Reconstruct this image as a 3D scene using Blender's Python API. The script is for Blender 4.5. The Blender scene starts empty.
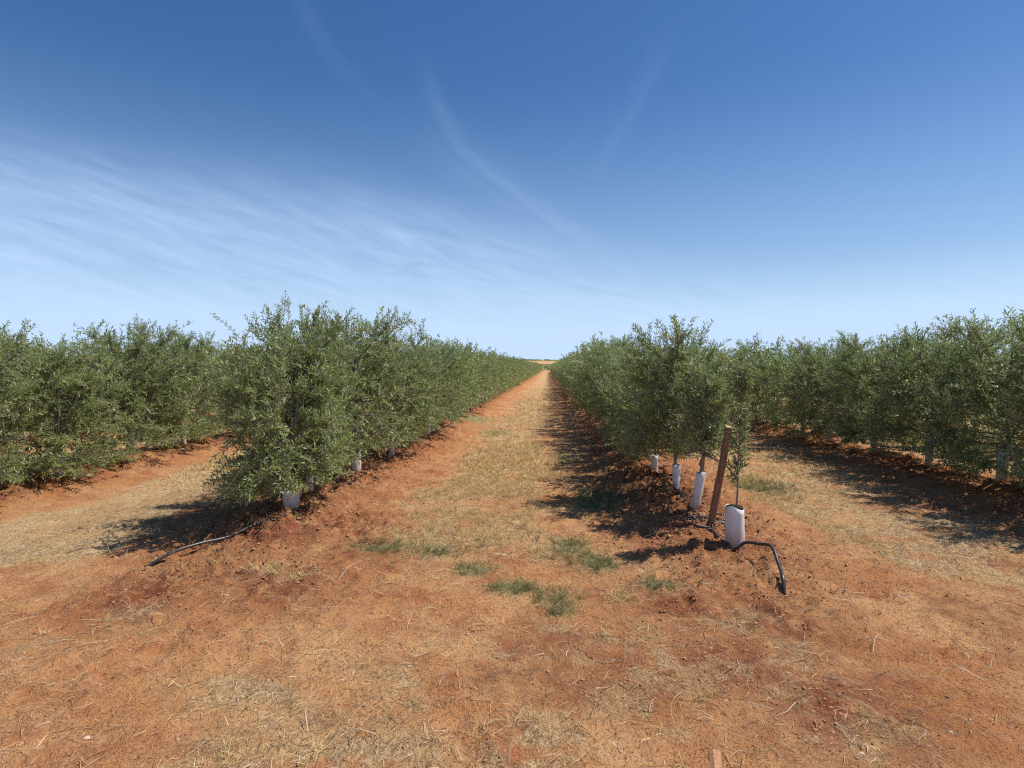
import bpy, math, random
import numpy as np
from mathutils import Vector
R = math.radians
scene = bpy.context.scene

# ------------------------------------------------------------------ camera
CAM_Z = 1.5
cam_data = bpy.data.cameras.new("camera")
cam = bpy.data.objects.new("camera", cam_data)
scene.collection.objects.link(cam)
scene.camera = cam
cam_data.sensor_width = 36.0
cam_data.lens = 577.0 / 1024.0 * 36.0
cam_data.clip_start = 0.05
cam_data.clip_end = 9000
cam.location = (0, 0, CAM_Z)
cam.rotation_euler = (R(90 - 2.4), 0, R(3.57))

scene.cycles.use_denoising = False
scene.cycles.filter_width = 1.2
scene.cycles.max_bounces = 8
scene.cycles.diffuse_bounces = 4
scene.cycles.sample_clamp_indirect = 6.0

# ------------------------------------------------------------------ sun and sky
SUN_EL = 58.0
SUN_AZ = 80.0          # degrees clockwise from +Y (towards the right of the track)
SUN_STRENGTH = 5.0
SKY_STRENGTH = 0.076
scene.view_settings.view_transform = 'Standard'
scene.view_settings.look = 'None'
scene.view_settings.gamma = 1
scene.view_settings.use_curve_mapping = False
scene.view_settings.exposure = 0.2

sun_data = bpy.data.lights.new("sun", 'SUN')
sun_data.energy = SUN_STRENGTH
sun_data.angle = R(0.5)
sun_data.color = (1.0, 0.95, 0.87)
sun = bpy.data.objects.new("sun", sun_data)
scene.collection.objects.link(sun)
sd = Vector((math.sin(R(SUN_AZ)) * math.cos(R(SUN_EL)), math.cos(R(SUN_AZ)) * math.cos(R(SUN_EL)), math.sin(R(SUN_EL))))
sun.rotation_euler = sd.to_track_quat('Z', 'Y').to_euler()
sun.location = (20, 12, 30)


class NT:
    """small helper to write node trees as expressions"""
    def __init__(self, tree):
        self.t = tree; self.n = tree.nodes; self.l = tree.links
    def put(self, sock, v):
        if isinstance(v, bpy.types.NodeSocket):
            self.l.new(v, sock)
        elif v is not None:
            sock.default_value = v
    def math(self, op, a, b=None, c=None, clamp=False):
        m = self.n.new('ShaderNodeMath'); m.operation = op; m.use_clamp = clamp
        self.put(m.inputs[0], a)
        if b is not None: self.put(m.inputs[1], b)
        if c is not None: self.put(m.inputs[2], c)
        return m.outputs[0]
    def ss(self, v, lo, hi, a=0.0, b=1.0):
        m = self.n.new('ShaderNodeMapRange'); m.interpolation_type = 'SMOOTHSTEP'
        self.put(m.inputs[0], v); self.put(m.inputs[1], lo); self.put(m.inputs[2], hi)
        m.inputs[3].default_value = a; m.inputs[4].default_value = b
        return m.outputs[0]
    def lin(self, v, lo, hi, a=0.0, b=1.0):
        m = self.n.new('ShaderNodeMapRange')
        self.put(m.inputs[0], v); self.put(m.inputs[1], lo); self.put(m.inputs[2], hi)
        m.inputs[3].default_value = a; m.inputs[4].default_value = b
        return m.outputs[0]
    def mix(self, f, a, b, mode='MIX'):
        m = self.n.new('ShaderNodeMix'); m.data_type = 'RGBA'; m.blend_type = mode
        self.put(m.inputs[0], f)
        for s, v in ((m.inputs[6], a), (m.inputs[7], b)):
            if isinstance(v, (tuple, list)) and len(v) == 3: v = (*v, 1)
            self.put(s, v)
        return m.outputs[2]
    def xyz(self, x, y, z=0.0):
        c = self.n.new('ShaderNodeCombineXYZ')
        self.put(c.inputs[0], x); self.put(c.inputs[1], y); self.put(c.inputs[2], z)
        return c.outputs[0]
    def sep(self, v):
        s = self.n.new('ShaderNodeSeparateXYZ'); self.put(s.inputs[0], v)
        return s.outputs
    def noise(self, vec, scale, detail=4, rough=0.5, dist=0.0, col=False):
        n = self.n.new('ShaderNodeTexNoise')
        if vec is not None: self.put(n.inputs['Vector'], vec)
        n.inputs['Scale'].default_value = scale; n.inputs['Detail'].default_value = detail
        n.inputs['Roughness'].default_value = rough; n.inputs['Distortion'].default_value = dist
        return n.outputs['Color' if col else 'Fac']


world = bpy.data.worlds.new("World")
scene.world = world
world.use_nodes = True
W = NT(world.node_tree)
for n in list(W.n): W.n.remove(n)
sky = W.n.new('ShaderNodeTexSky'); sky.sky_type = 'NISHITA'; sky.sun_disc = False
sky.sun_elevation = R(SUN_EL); sky.sun_rotation = R(SUN_AZ)
sky.altitude = 200; sky.air_density = 1.0; sky.dust_density = 0.3; sky.ozone_density = 2.5
tc = W.n.new('ShaderNodeTexCoord')
dx, dy, dz = W.sep(tc.outputs['Generated'])
el = W.math('MULTIPLY', W.math('ARCSINE', dz), 57.2958)
az = W.math('MULTIPLY', W.math('ARCTAN2', dx, dy), 57.2958)
# high thin cirrus, laid out by compass bearing and elevation
c1 = W.xyz(W.math('MULTIPLY', W.math('ADD', az, W.math('MULTIPLY', el, 0.5)), 0.030),
           W.math('MULTIPLY', W.math('ADD', el, W.math('MULTIPLY', az, 0.30)), 0.16))
wisps = W.noise(c1, 2.6, 9, 0.68, 1.1)
c1b = W.xyz(W.math('MULTIPLY', az, 0.05), W.math('MULTIPLY', W.math('ADD', el, W.math('MULTIPLY', az, 0.18)), 0.30), 3.3)
fine = W.noise(c1b, 3.0, 6, 0.65, 0.5)
soft = W.noise(W.xyz(W.math('MULTIPLY', az, 0.02), W.math('MULTIPLY', el, 0.05), 7.7), 3.0, 3, 0.5)
edge = W.math('ADD', W.math('MULTIPLY', az, -0.24), 13.0)
edge = W.math('MINIMUM', edge, 17.5)
edge = W.math('MAXIMUM', edge, 8.5)
edge = W.math('ADD', edge, W.math('MULTIPLY', W.math('SUBTRACT', soft, 0.5), 4.0))
below = W.ss(W.math('SUBTRACT', edge, el), -1.5, 6.5)
band = W.math('MULTIPLY', below, W.lin(W.math('ADD', wisps, W.math('MULTIPLY', fine, 0.6)), 0.50, 1.16, 0.12, 1.0))
band = W.math('MULTIPLY', band, 0.52)
veil = W.math('ADD', W.math('MULTIPLY', W.ss(el, 26.0, 0.0), 0.36), W.math('MULTIPLY', W.ss(el, 9.0, -1.0), 0.40))
def streak(points, width, e0, e1, amp, seed):
    fc = W.n.new('ShaderNodeFloatCurve')
    cur = fc.mapping.curves[0]
    pts = sorted((e / 40.0, (a + 40) / 80.0) for a, e in points)
    cur.points[0].location = pts[0]; cur.points[1].location = pts[-1]
    for p in pts[1:-1]: cur.points.new(*p)
    fc.mapping.update()
    W.put(fc.inputs['Value'], W.math('DIVIDE', el, 40.0))
    azc = W.math('SUBTRACT', W.math('MULTIPLY', fc.outputs[0], 80.0), 40.0)
    wob = W.noise(W.xyz(W.math('MULTIPLY', az, 0.12), W.math('MULTIPLY', el, 0.12), seed), 1.5, 5, 0.65)
    d = W.math('ADD', W.math('SUBTRACT', az, azc), W.math('MULTIPLY', W.math('SUBTRACT', wob, 0.5), 5.0))
    d = W.math('DIVIDE', d, width)
    g = W.math('EXPONENT', W.math('MULTIPLY', W.math('MULTIPLY', d, d), -1.0))
    win = W.math('MULTIPLY', W.ss(el, e0 - 3, e0 + 2), W.ss(el, e1 + 5, e1 - 3))
    tex = W.lin(W.noise(W.xyz(W.math('MULTIPLY', W.math('SUBTRACT', az, azc), 0.35), W.math('MULTIPLY', el, 0.09), seed + 2), 2.2, 6, 0.65), 0.3, 0.7, 0.15, 1.0)
    return W.math('MULTIPLY', W.math('MULTIPLY', g, win), W.math('MULTIPLY', tex, amp))
s1 = streak([(-12.5, 34), (-12.2, 27), (-11, 23), (-7.2, 18.6), (-1, 15), (4.0, 11), (8, 8)], 1.15, 12, 24, 0.085, 1.0)
s1b = streak([(-12.5, 34), (-12.2, 27), (-11, 23), (-7.0, 18.0), (-1, 14.2), (4.5, 10.6), (8, 8)], 3.2, 11, 20, 0.075, 9.0)
s2 = streak([(12, 32), (10.3, 26.2), (6.5, 21), (4, 17)], 1.1, 19, 26, 0.055, 4.0)
s3 = streak([(-27, 34), (-24, 30), (-20, 26), (-16, 23)], 1.2, 24, 31, 0.045, 6.0)
cl = W.math('ADD', W.math('ADD', band, veil), W.math('ADD', W.math('ADD', s1, s1b), W.math('ADD', s2, s3)), clamp=True)
cl = W.math('MULTIPLY', cl, W.ss(el, -3, 0.2))
hs = W.n.new('ShaderNodeHueSaturation'); hs.inputs['Saturation'].default_value = 1.27
hs.inputs['Value'].default_value = 1.25
hs.inputs['Hue'].default_value = 0.506
W.l.new(sky.outputs[0], hs.inputs['Color'])
skycol = W.mix(cl, hs.outputs[0], (6.7, 8.9, 12.4))
bg = W.n.new('ShaderNodeBackground'); bg.inputs['Strength'].default_value = SKY_STRENGTH
W.l.new(skycol, bg.inputs['Color'])
wo = W.n.new('ShaderNodeOutputWorld'); W.l.new(bg.outputs[0], wo.inputs['Surface'])

# ------------------------------------------------------------------ numeric helpers
def _h(ix, iy, seed):
    n = (ix * 374761393 + iy * 668265263 + seed * 974634777) & 0xFFFFFFFF
    n = ((n ^ (n >> 13)) * 1274126177) & 0xFFFFFFFF
    n = n ^ (n >> 16)
    return (n & 0xFFFF) / 65535.0

def vnoise(x, y, seed=0):
    x = np.asarray(x, float); y = np.asarray(y, float)
    ix = np.floor(x).astype(np.int64); iy = np.floor(y).astype(np.int64)
    fx = x - ix; fy = y - iy
    fx = fx * fx * (3 - 2 * fx); fy = fy * fy * (3 - 2 * fy)
    a = _h(ix, iy, seed); b = _h(ix + 1, iy, seed); c = _h(ix, iy + 1, seed); d = _h(ix + 1, iy + 1, seed)
    return (a * (1 - fx) + b * fx) * (1 - fy) + (c * (1 - fx) + d * fx) * fy

def fbm(x, y, f, o=3, seed=0, g=0.5):
    s = 0; a = 1; t = 0
    for i in range(o):
        s = s + a * vnoise(x * f + 17.3 * i, y * f - 9.1 * i, seed + i); t += a; a *= g; f *= 2.03
    return s / t

def sstep(v, a, b):
    t = np.clip((v - a) / (b - a), 0, 1)
    return t * t * (3 - 2 * t)

ROW_R = 1.42; ROW_L = -2.42; PITCH = 3.84
END = 182.0

def row_dist(x):
    u = (x - ROW_R) / PITCH
    return (u - np.round(u)) * PITCH

def lane_dist(x):
    return np.abs(row_dist(x - PITCH / 2 * 1.0))

def base_h(y):
    return np.interp(y, [-400, 0, 185, 260, 420, 700, 1100, 1700, 2300, 2700, 3200, 7000],
                     [2.0, 0, -2.24, -2.9, -3.7, -5.2, -6.0, -5.5, -3.5, -1.0, -0.6, -2])

def ground_h(x, y, fine=True):
    x = np.asarray(x, float); y = np.asarray(y, float)
    z = base_h(y)
    rd = row_dist(x + (fbm(x * 0 + y, x * 0, 0.35, 2, 3) - 0.5) * 0.15)
    prof = np.exp(-(rd / 0.52) ** 2)
    inrow = sstep(y, 3.7, 4.9) * (1 - sstep(y, END, END + 3))
    amp = 0.15 * (0.5 + 0.9 * fbm(x, y, 1.3, 3, 11))
    z = z + prof * inrow * amp
    near = 1 - sstep(y, 120, 400)
    z = z + near * ((fbm(x, y, 0.45, 3, 21) - 0.5) * 0.10)
    far = sstep(y, 1400, 2400)
    z = z + far * (fbm(x, y, 0.0016, 3, 31) - 0.5) * 9.0
    if fine:
        nf = 1 - sstep(y, 30, 60)
        rough = 0.35 + 0.9 * np.exp(-(rd / 0.75) ** 2) * sstep(y, 3.0, 4.6) + 0.5 * sstep(fbm(x, y, 0.8, 2, 77), 0.5, 0.7)
        z = z + nf * rough * ((fbm(x, y, 5.0, 4, 41, 0.65) - 0.5) * 0.085)
        c = fbm(x, y, 16.0, 2, 51)
        z = z + nf * rough * np.clip(c - 0.50, 0, 1) * 0.13
    return z

def gz(x, y):
    return float(ground_h(np.array([x]), np.array([y]))[0])

# ------------------------------------------------------------------ object helpers
def tag(o, label=None, cat=None, group=None, kind=None):
    if label: o['label'] = label
    if cat: o['category'] = cat
    if group: o['group'] = group
    if kind: o['kind'] = kind
    return o

def link(o, parent=None):
    scene.collection.objects.link(o)
    if parent is not None: o.parent = parent
    return o

def empty(name, loc, rot=(0, 0, 0), scale=(1, 1, 1)):
    o = bpy.data.objects.new(name, None); o.empty_display_size = 0.2
    scene.collection.objects.link(o)
    o.location = loc; o.rotation_euler = rot; o.scale = scale
    return o

def mesh_np(name, verts, faces, mats, mat_idx=None, smooth=False, attrs=None):
    """faces: (n,k) array, all faces the same size"""
    me = bpy.data.meshes.new(name)
    v = np.asarray(verts, np.float32); f = np.asarray(faces, np.int32)
    me.vertices.add(len(v)); me.vertices.foreach_set('co', v.ravel())
    k = f.shape[1]
    me.loops.add(f.size); me.loops.foreach_set('vertex_index', f.ravel())
    me.polygons.add(len(f))
    me.polygons.foreach_set('loop_start', np.arange(0, f.size, k, dtype=np.int32))
    me.polygons.foreach_set('loop_total', np.full(len(f), k, np.int32))
    if mat_idx is not None: me.polygons.foreach_set('material_index', np.asarray(mat_idx, np.int32))
    me.polygons.foreach_set('use_smooth', np.full(len(f), smooth, bool))
    for m in (mats if isinstance(mats, (list, tuple)) else [mats]): me.materials.append(m)
    if attrs:
        for an, av in attrs.items():
            a = me.attributes.new(an, 'FLOAT_COLOR', 'POINT')
            a.data.foreach_set('color', np.asarray(av, np.float32).ravel())
    me.update(calc_edges=True)
    me.validate()
    return me

def tubes(polys, sides=5, cap=True):
    """polys: list of (points (n,3), radii (n)). returns verts, quad faces"""
    V = []; F = []; off = 0
    for pts, rad in polys:
        pts = np.asarray(pts, float); n = len(pts)
        rad = np.asarray(rad, float) * np.ones(n)
        t = np.gradient(pts, axis=0); t /= np.linalg.norm(t, axis=1)[:, None] + 1e-9
        ref = np.array([0.3, 0.1, 1.0]) if abs(t[0][2]) < 0.8 else np.array([1.0, 0.1, 0.0])
        u = np.cross(t, ref); u /= np.linalg.norm(u, axis=1)[:, None] + 1e-9
        w = np.cross(t, u)
        a = np.linspace(0, 2 * np.pi, sides, endpoint=False)
        ring = pts[:, None, :] + rad[:, None, None] * (np.cos(a)[None, :, None] * u[:, None, :] + np.sin(a)[None, :, None] * w[:, None, :])
        V.append(ring.reshape(-1, 3))
        i = np.arange(n - 1)[:, None] * sides; j = np.arange(sides)[None, :]; j2 = (j + 1) % sides
        F.append((np.stack([i + j, i + j2, i + sides + j2, i + sides + j], -1).reshape(-1, 4)) + off)
        off += n * sides
        if cap:
            V.append(pts[[0, -1]])
            j = np.arange(sides); j2 = (j + 1) % sides
            b = off - n * sides; l = off - sides
            F.append(np.stack([b + j, b + j2, np.full(sides, off), np.full(sides, off)], -1)[:, [1, 0, 2, 2]])
            F.append(np.stack([l + j, l + j2, np.full(sides, off + 1), np.full(sides, off + 1)], -1))
            off += 2
    return np.concatenate(V), np.concatenate(F)

def tube_mesh(name, polys, mat, sides=5, smooth=True, cap=False):
    v, f = tubes(polys, sides, cap)
    if cap:
        me = bpy.data.meshes.new(name)
        me.from_pydata(v.tolist(), [], [list(dict.fromkeys(q)) for q in f.tolist()])
        me.materials.append(mat)
        for p in me.polygons: p.use_smooth = smooth
        me.update()
        return me
    return mesh_np(name, v, f, mat, smooth=smooth)

# ------------------------------------------------------------------ materials
def new_mat(name):
    m = bpy.data.materials.new(name); m.use_nodes = True
    N = NT(m.node_tree)
    b = N.n['Principled BSDF']; out = N.n['Material Output']
    return m, N, b, out

def mat_ground():
    m, N, b, out = new_mat('red_soil')
    geo = N.n.new('ShaderNodeNewGeometry'); P = geo.outputs['Position']
    at = N.n.new('ShaderNodeAttribute'); at.attribute_name = 'cover'
    straw, green, dark = N.sep(at.outputs['Color'])
    n1 = N.noise(P, 1.3, 5, 0.6); n2 = N.noise(P, 9, 6, 0.7); n3 = N.noise(P, 45, 5, 0.75); n4 = N.noise(P, 3.1, 4, 0.6)
    n5 = N.noise(P, 130, 3, 0.7)
    soil = N.mix(N.ss(n1, 0.32, 0.66), (0.49, 0.205, 0.074), (0.63, 0.345, 0.148))
    soil = N.mix(N.math('MULTIPLY', N.ss(n4, 0.48, 0.68), 0.6), soil, (0.34, 0.105, 0.042))
    soil = N.mix(N.math('MULTIPLY', N.ss(n2, 0.50, 0.72), 0.55), soil, (0.53, 0.32, 0.195))
    soil = N.mix(N.math('MULTIPLY', N.ss(n3, 0.50, 0.36), 0.75), soil, (0.19, 0.080, 0.038))
    soil = N.mix(N.math('MULTIPLY', N.ss(n5, 0.46, 0.34), 0.6), soil, (0.14, 0.062, 0.03))
    soil = N.mix(N.math('MULTIPLY', N.ss(n5, 0.56, 0.66), 0.6), soil, (0.68, 0.46, 0.28))
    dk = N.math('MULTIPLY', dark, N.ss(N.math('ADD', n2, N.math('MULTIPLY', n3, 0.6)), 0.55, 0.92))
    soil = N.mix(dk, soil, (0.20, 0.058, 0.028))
    # dry straw lying on the soil, fine streaks
    mp = N.n.new('ShaderNodeMapping'); mp.inputs['Scale'].default_value = (1, 0.35, 1); N.l.new(P, mp.inputs[0])
    s1 = N.noise(mp.outputs[0], 60, 5, 0.75, 1.2)
    s2 = N.noise(P, 22, 5, 0.7, 0.6)
    st = N.mix(N.ss(s1, 0.38, 0.62), (0.30, 0.185, 0.09), (0.68, 0.49, 0.26))
    st = N.mix(N.math('MULTIPLY', N.ss(s2, 0.52, 0.68), 0.5), st, (0.22, 0.16, 0.085))
    sf = N.math('MULTIPLY', straw, N.ss(N.math('ADD', N.math('ADD', s2, n5), N.math('MULTIPLY', straw, 0.65)), 1.05, 1.42))
    col = N.mix(sf, soil, st)
    gr = N.mix(n3, (0.16, 0.15, 0.06), (0.34, 0.30, 0.14))
    gf = N.math('MULTIPLY', green, N.ss(N.math('ADD', s2, N.math('MULTIPLY', green, 0.4)), 0.5, 0.9))
    col = N.mix(gf, col, gr)
    N.put(b.inputs['Base Color'], col)
    b.inputs['Roughness'].default_value = 0.95
    b.inputs['Specular IOR Level'].default_value = 0.15
    h = N.math('ADD', N.math('MULTIPLY', n2, 0.55), N.math('ADD', N.math('MULTIPLY', n3, 0.35), N.math('MULTIPLY', n5, 0.18)))
    bp = N.n.new('ShaderNodeBump'); bp.inputs['Strength'].default_value = 1.0; bp.inputs['Distance'].default_value = 0.06
    N.l.new(h, bp.inputs['Height']); N.l.new(bp.outputs[0], b.inputs['Normal'])
    return m

def mat_leaf(name, top, top2, under, trans=0.35):
    m, N, b, out = new_mat(name)
    geo = N.n.new('ShaderNodeNewGeometry')
    rnd = geo.outputs['Random Per Island']
    obi = N.n.new('ShaderNodeObjectInfo')
    c = N.mix(rnd, top, top2)
    c = N.mix(N.math('MULTIPLY', obi.outputs['Random'], 0.35), c, tuple(v * 1.5 for v in top2))
    r2 = N.math('FRACT', N.math('MULTIPLY', rnd, 17.3))
    c = N.mix(N.ss(r2, 0.965, 0.99), c, (0.26, 0.20, 0.06))
    c = N.mix(geo.outputs['Backfacing'], c, N.mix(rnd, under, tuple(v * 0.75 for v in under)))
    N.put(b.inputs['Base Color'], c)
    b.inputs['Roughness'].default_value = 0.42
    b.inputs['Specular IOR Level'].default_value = 0.45
    tr = N.n.new('ShaderNodeBsdfTranslucent')
    N.put(tr.inputs['Color'], N.mix(0.5, c, (0.24, 0.34, 0.04)))
    mx = N.n.new('ShaderNodeMixShader'); mx.inputs[0].default_value = trans
    N.l.new(b.outputs[0], mx.inputs[1]); N.l.new(tr.outputs[0], mx.inputs[2]); N.l.new(mx.outputs[0], out.inputs['Surface'])
    return m

def mat_blade(name, cols, trans=0.3, rough=0.7):
    m, N, b, out = new_mat(name)
    geo = N.n.new('ShaderNodeNewGeometry')
    cr = N.n.new('ShaderNodeValToRGB'); N.l.new(geo.outputs['Random Per Island'], cr.inputs[0])
    e = cr.color_ramp.elements
    while len(e) < len(cols): e.new(0.5)
    for i, c in enumerate(cols):
        e[i].position = i / (len(cols) - 1); e[i].color = (*c, 1)
    N.l.new(cr.outputs[0], b.inputs['Base Color'])
    b.inputs['Roughness'].default_value = rough; b.inputs['Specular IOR Level'].default_value = 0.25
    if trans > 0:
        tr = N.n.new('ShaderNodeBsdfTranslucent'); N.l.new(cr.outputs[0], tr.inputs['Color'])
        mx = N.n.new('ShaderNodeMixShader'); mx.inputs[0].default_value = trans
        N.l.new(b.outputs[0], mx.inputs[1]); N.l.new(tr.outputs[0], mx.inputs[2]); N.l.new(mx.outputs[0], out.inputs['Surface'])
    return m

def mat_wood(name, a, c, scale=(30, 30, 3)):
    m, N, b, out = new_mat(name)
    t = N.n.new('ShaderNodeTexCoord'); mp = N.n.new('ShaderNodeMapping'); mp.inputs['Scale'].default_value = scale
    N.l.new(t.outputs['Object'], mp.inputs[0])
    n = N.noise(mp.outputs[0], 1.5, 6, 0.7, 0.4)
    N.put(b.inputs['Base Color'], N.mix(N.ss(n, 0.3, 0.7), a, c))
    b.inputs['Roughness'].default_value = 0.85
    bp = N.n.new('ShaderNodeBump'); bp.inputs['Strength'].default_value = 0.6; bp.inputs['Distance'].default_value = 0.006
    N.l.new(n, bp.inputs['Height']); N.l.new(bp.outputs[0], b.inputs['Normal'])
    return m

def mat_guard():
    m, N, b, out = new_mat('white_plastic')
    t = N.n.new('ShaderNodeTexCoord'); x, y, z = N.sep(t.outputs['Object'])
    n = N.noise(t.outputs['Object'], 14, 5, 0.7); n2 = N.noise(t.outputs['Object'], 60, 3, 0.6)
    dirt = N.math('MULTIPLY', N.ss(z, 0.24, -0.02), N.ss(n, 0.22, 0.58))
    c = N.mix(dirt, (0.80, 0.80, 0.79), (0.50, 0.27, 0.15))
    c = N.mix(N.ss(N.math('ADD', n, N.math('MULTIPLY', n2, 0.5)), 0.92, 1.02), c, (0.30, 0.27, 0.25))
    N.put(b.inputs['Base Color'], c)
    b.inputs['Roughness'].default_value = 0.5
    tr = N.n.new('ShaderNodeBsdfTranslucent'); N.put(tr.inputs['Color'], c)
    mx = N.n.new('ShaderNodeMixShader'); mx.inputs[0].default_value = 0.18
    N.l.new(b.outputs[0], mx.inputs[1]); N.l.new(tr.outputs[0], mx.inputs[2]); N.l.new(mx.outputs[0], out.inputs['Surface'])
    return m

def mat_plain(name, a, c, scale=20, rough=0.6, spec=0.3):
    m, N, b, out = new_mat(name)
    t = N.n.new('ShaderNodeTexCoord')
    n = N.noise(t.outputs['Object'], scale, 5, 0.65)
    N.put(b.inputs['Base Color'], N.mix(N.ss(n, 0.35, 0.68), a, c))
    b.inputs['Roughness'].default_value = rough; b.inputs['Specular IOR Level'].default_value = spec
    return m

M_GROUND = mat_ground()
M_LEAF = mat_leaf('olive_leaf', (0.100, 0.140, 0.030), (0.265, 0.320, 0.085), (0.42, 0.47, 0.30))
M_LEAF_YOUNG = mat_leaf('young_olive_leaf', (0.085, 0.11, 0.035), (0.16, 0.19, 0.06), (0.26, 0.29, 0.18))
M_TWIG = mat_plain('olive_twig', (0.20, 0.17, 0.11), (0.30, 0.27, 0.19), 40, 0.8)
M_BARK = mat_wood('olive_bark', (0.14, 0.11, 0.085), (0.30, 0.26, 0.21), (60, 60, 12))
M_GUARD = mat_guard()
M_STAKE = mat_wood('reddish_timber', (0.13, 0.060, 0.030), (0.31, 0.155, 0.080), (45, 45, 4))
M_STAKE_END = mat_wood('cut_timber', (0.40, 0.26, 0.14), (0.52, 0.36, 0.22), (60, 60, 60))
M_STICK = mat_wood('split_timber', (0.32, 0.14, 0.065), (0.48, 0.25, 0.13), (60, 60, 6))
M_HOSE = mat_plain('black_polythene', (0.020, 0.021, 0.024), (0.065, 0.055, 0.05), 30, 0.38, 0.5)
M_STRAW = mat_blade('straw', [(0.13, 0.08, 0.045), (0.52, 0.35, 0.17), (0.68, 0.50, 0.28), (0.22, 0.145, 0.08), (0.40, 0.26, 0.14), (0.76, 0.66, 0.48), (0.17, 0.10, 0.06)], 0.2)
M_DRY = mat_blade('dry_grass', [(0.46, 0.30, 0.12), (0.74, 0.54, 0.24), (0.86, 0.67, 0.34), (0.56, 0.38, 0.16), (0.36, 0.26, 0.10), (0.82, 0.64, 0.36)], 0.3)
M_GREEN = mat_blade('green_grass', [(0.11, 0.13, 0.035), (0.19, 0.20, 0.06), (0.30, 0.27, 0.13), (0.13, 0.17, 0.055), (0.46, 0.36, 0.19), (0.20, 0.21, 0.09), (0.40, 0.31, 0.17)], 0.35)
M_LITTER = mat_blade('leaf_litter', [(0.10, 0.055, 0.035), (0.20, 0.11, 0.06), (0.30, 0.20, 0.12), (0.13, 0.07, 0.04)], 0.1)
M_CLOD = mat_plain('soil_clod', (0.28, 0.115, 0.06), (0.48, 0.25, 0.13), 9, 0.95, 0.1)
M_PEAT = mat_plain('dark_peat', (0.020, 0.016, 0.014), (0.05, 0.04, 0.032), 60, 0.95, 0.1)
M_STONE = mat_plain('pale_stone', (0.40, 0.24, 0.16), (0.58, 0.45, 0.34), 14, 0.9, 0.2)

# ------------------------------------------------------------------ ground: one sheet out to the horizon
PATCHES = [(-1.30, 4.62, 0.40, 0.20), (-0.85, 4.48, 0.26, 0.18), (0.20, 4.65, 0.20, 0.36), (0.32, 4.35, 0.26, 0.34), (0.04, 3.64, 0.19, 0.20),
           (-0.20, 3.78, 0.22, 0.16), (0.10, 3.46, 0.12, 0.12), (-0.55, 4.1, 0.2, 0.15), (0.75, 3.9, 0.18, 0.14), (-2.0, 15.5, 0.7, 1.2), (0.55, 6.4, 0.3, 0.7), (-1.2, 13.0, 0.4, 0.8), (2.7, 7.4, 0.4, 0.6), (0.3, 9.5, 0.3, 1.2)]

def green_amt(x, y):
    g = np.zeros_like(x)
    for cx, cy, rx, ry in PATCHES:
        d = ((x - cx) / rx) ** 2 + ((y - cy) / ry) ** 2
        g = np.maximum(g, np.exp(-d * 1.1))
    g = g * (0.65 + 0.75 * fbm(x, y, 4.0, 2, 91))
    scat = sstep(fbm(x, y, 0.55, 3, 95), 0.60, 0.72) * sstep(y, 7, 12) * (1 - sstep(np.abs(lane_dist(x)), 1.0, 1.5)) * 0.3
    return np.clip(np.maximum(g, scat), 0, 1)

def straw_amt(x, y):
    """dry mown grass: a strip down the middle of every lane, loose drifts on the headland"""
    wob = (fbm(y, x * 0.2, 0.5, 3, 61) - 0.5) * 0.7
    ld = np.abs(row_dist(x - PITCH / 2 + wob * 0.6 + 0.10))
    lane = 1 - sstep(ld + (fbm(x, y, 2.2, 2, 65) - 0.5) * 0.7, 0.40, 1.05)
    inl = sstep(y + (fbm(x, y, 1.2, 2, 66) - 0.5) * 1.6, 3.6, 4.8)
    lane = lane * inl * (0.45 + 0.8 * fbm(x, y, 1.5, 2, 67))
    side = np.where((np.abs(x - ROW_R) > 2.3) & (x > 0) | (x < ROW_L - 0.8), 0.25, 0.0)
    head = sstep(fbm(x, y, 1.6, 3, 71), 0.50, 0.64) * (1 - inl) * 0.85
    hd2 = 0.0
    for cx, cy, rx, ry in ((-1.35, 2.55, 0.45, 0.22), (-0.5, 2.65, 0.4, 0.14), (0.15, 3.2, 0.25, 0.12), (0.5, 2.9, 0.3, 0.25), (-0.75, 2.15, 0.5, 0.2), (-0.05, 2.2, 0.3, 0.3), (0.9, 3.3, 0.25, 0.12), (-1.9, 3.95, 0.3, 0.15)):
        hd2 = np.maximum(hd2, np.exp(-((x - cx) / rx) ** 2 - ((y - cy) / ry) ** 2))
    red = np.exp(-((x + 0.95) / 0.75) ** 2 - ((y - 3.4) / 0.45) ** 2)
    hd = np.maximum(head * 0.45 * (1 - 0.8 * red), hd2 * 0.62) * (0.12 + 1.3 * sstep(fbm(x, y, 5.5, 3, 73, 0.65), 0.38, 0.66))
    lane = lane * (0.45 + 0.8 * sstep(fbm(x, y, 4.0, 3, 74, 0.65), 0.36, 0.6))
    return np.clip(np.maximum(lane, hd) + side * inl * (1 - np.exp(-(row_dist(x) / 0.8) ** 2)), 0, 1)

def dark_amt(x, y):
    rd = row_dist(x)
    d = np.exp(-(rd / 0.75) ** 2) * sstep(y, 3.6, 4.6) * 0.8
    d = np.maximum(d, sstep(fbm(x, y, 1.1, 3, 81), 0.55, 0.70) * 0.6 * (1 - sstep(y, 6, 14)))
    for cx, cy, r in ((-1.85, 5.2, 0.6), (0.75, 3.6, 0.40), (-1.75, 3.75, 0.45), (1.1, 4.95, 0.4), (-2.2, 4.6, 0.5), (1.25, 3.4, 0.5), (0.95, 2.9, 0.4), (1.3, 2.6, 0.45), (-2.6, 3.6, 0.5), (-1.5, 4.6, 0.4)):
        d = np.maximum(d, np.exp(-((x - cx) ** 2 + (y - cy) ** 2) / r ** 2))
    return np.clip(d, 0, 1)

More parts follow.
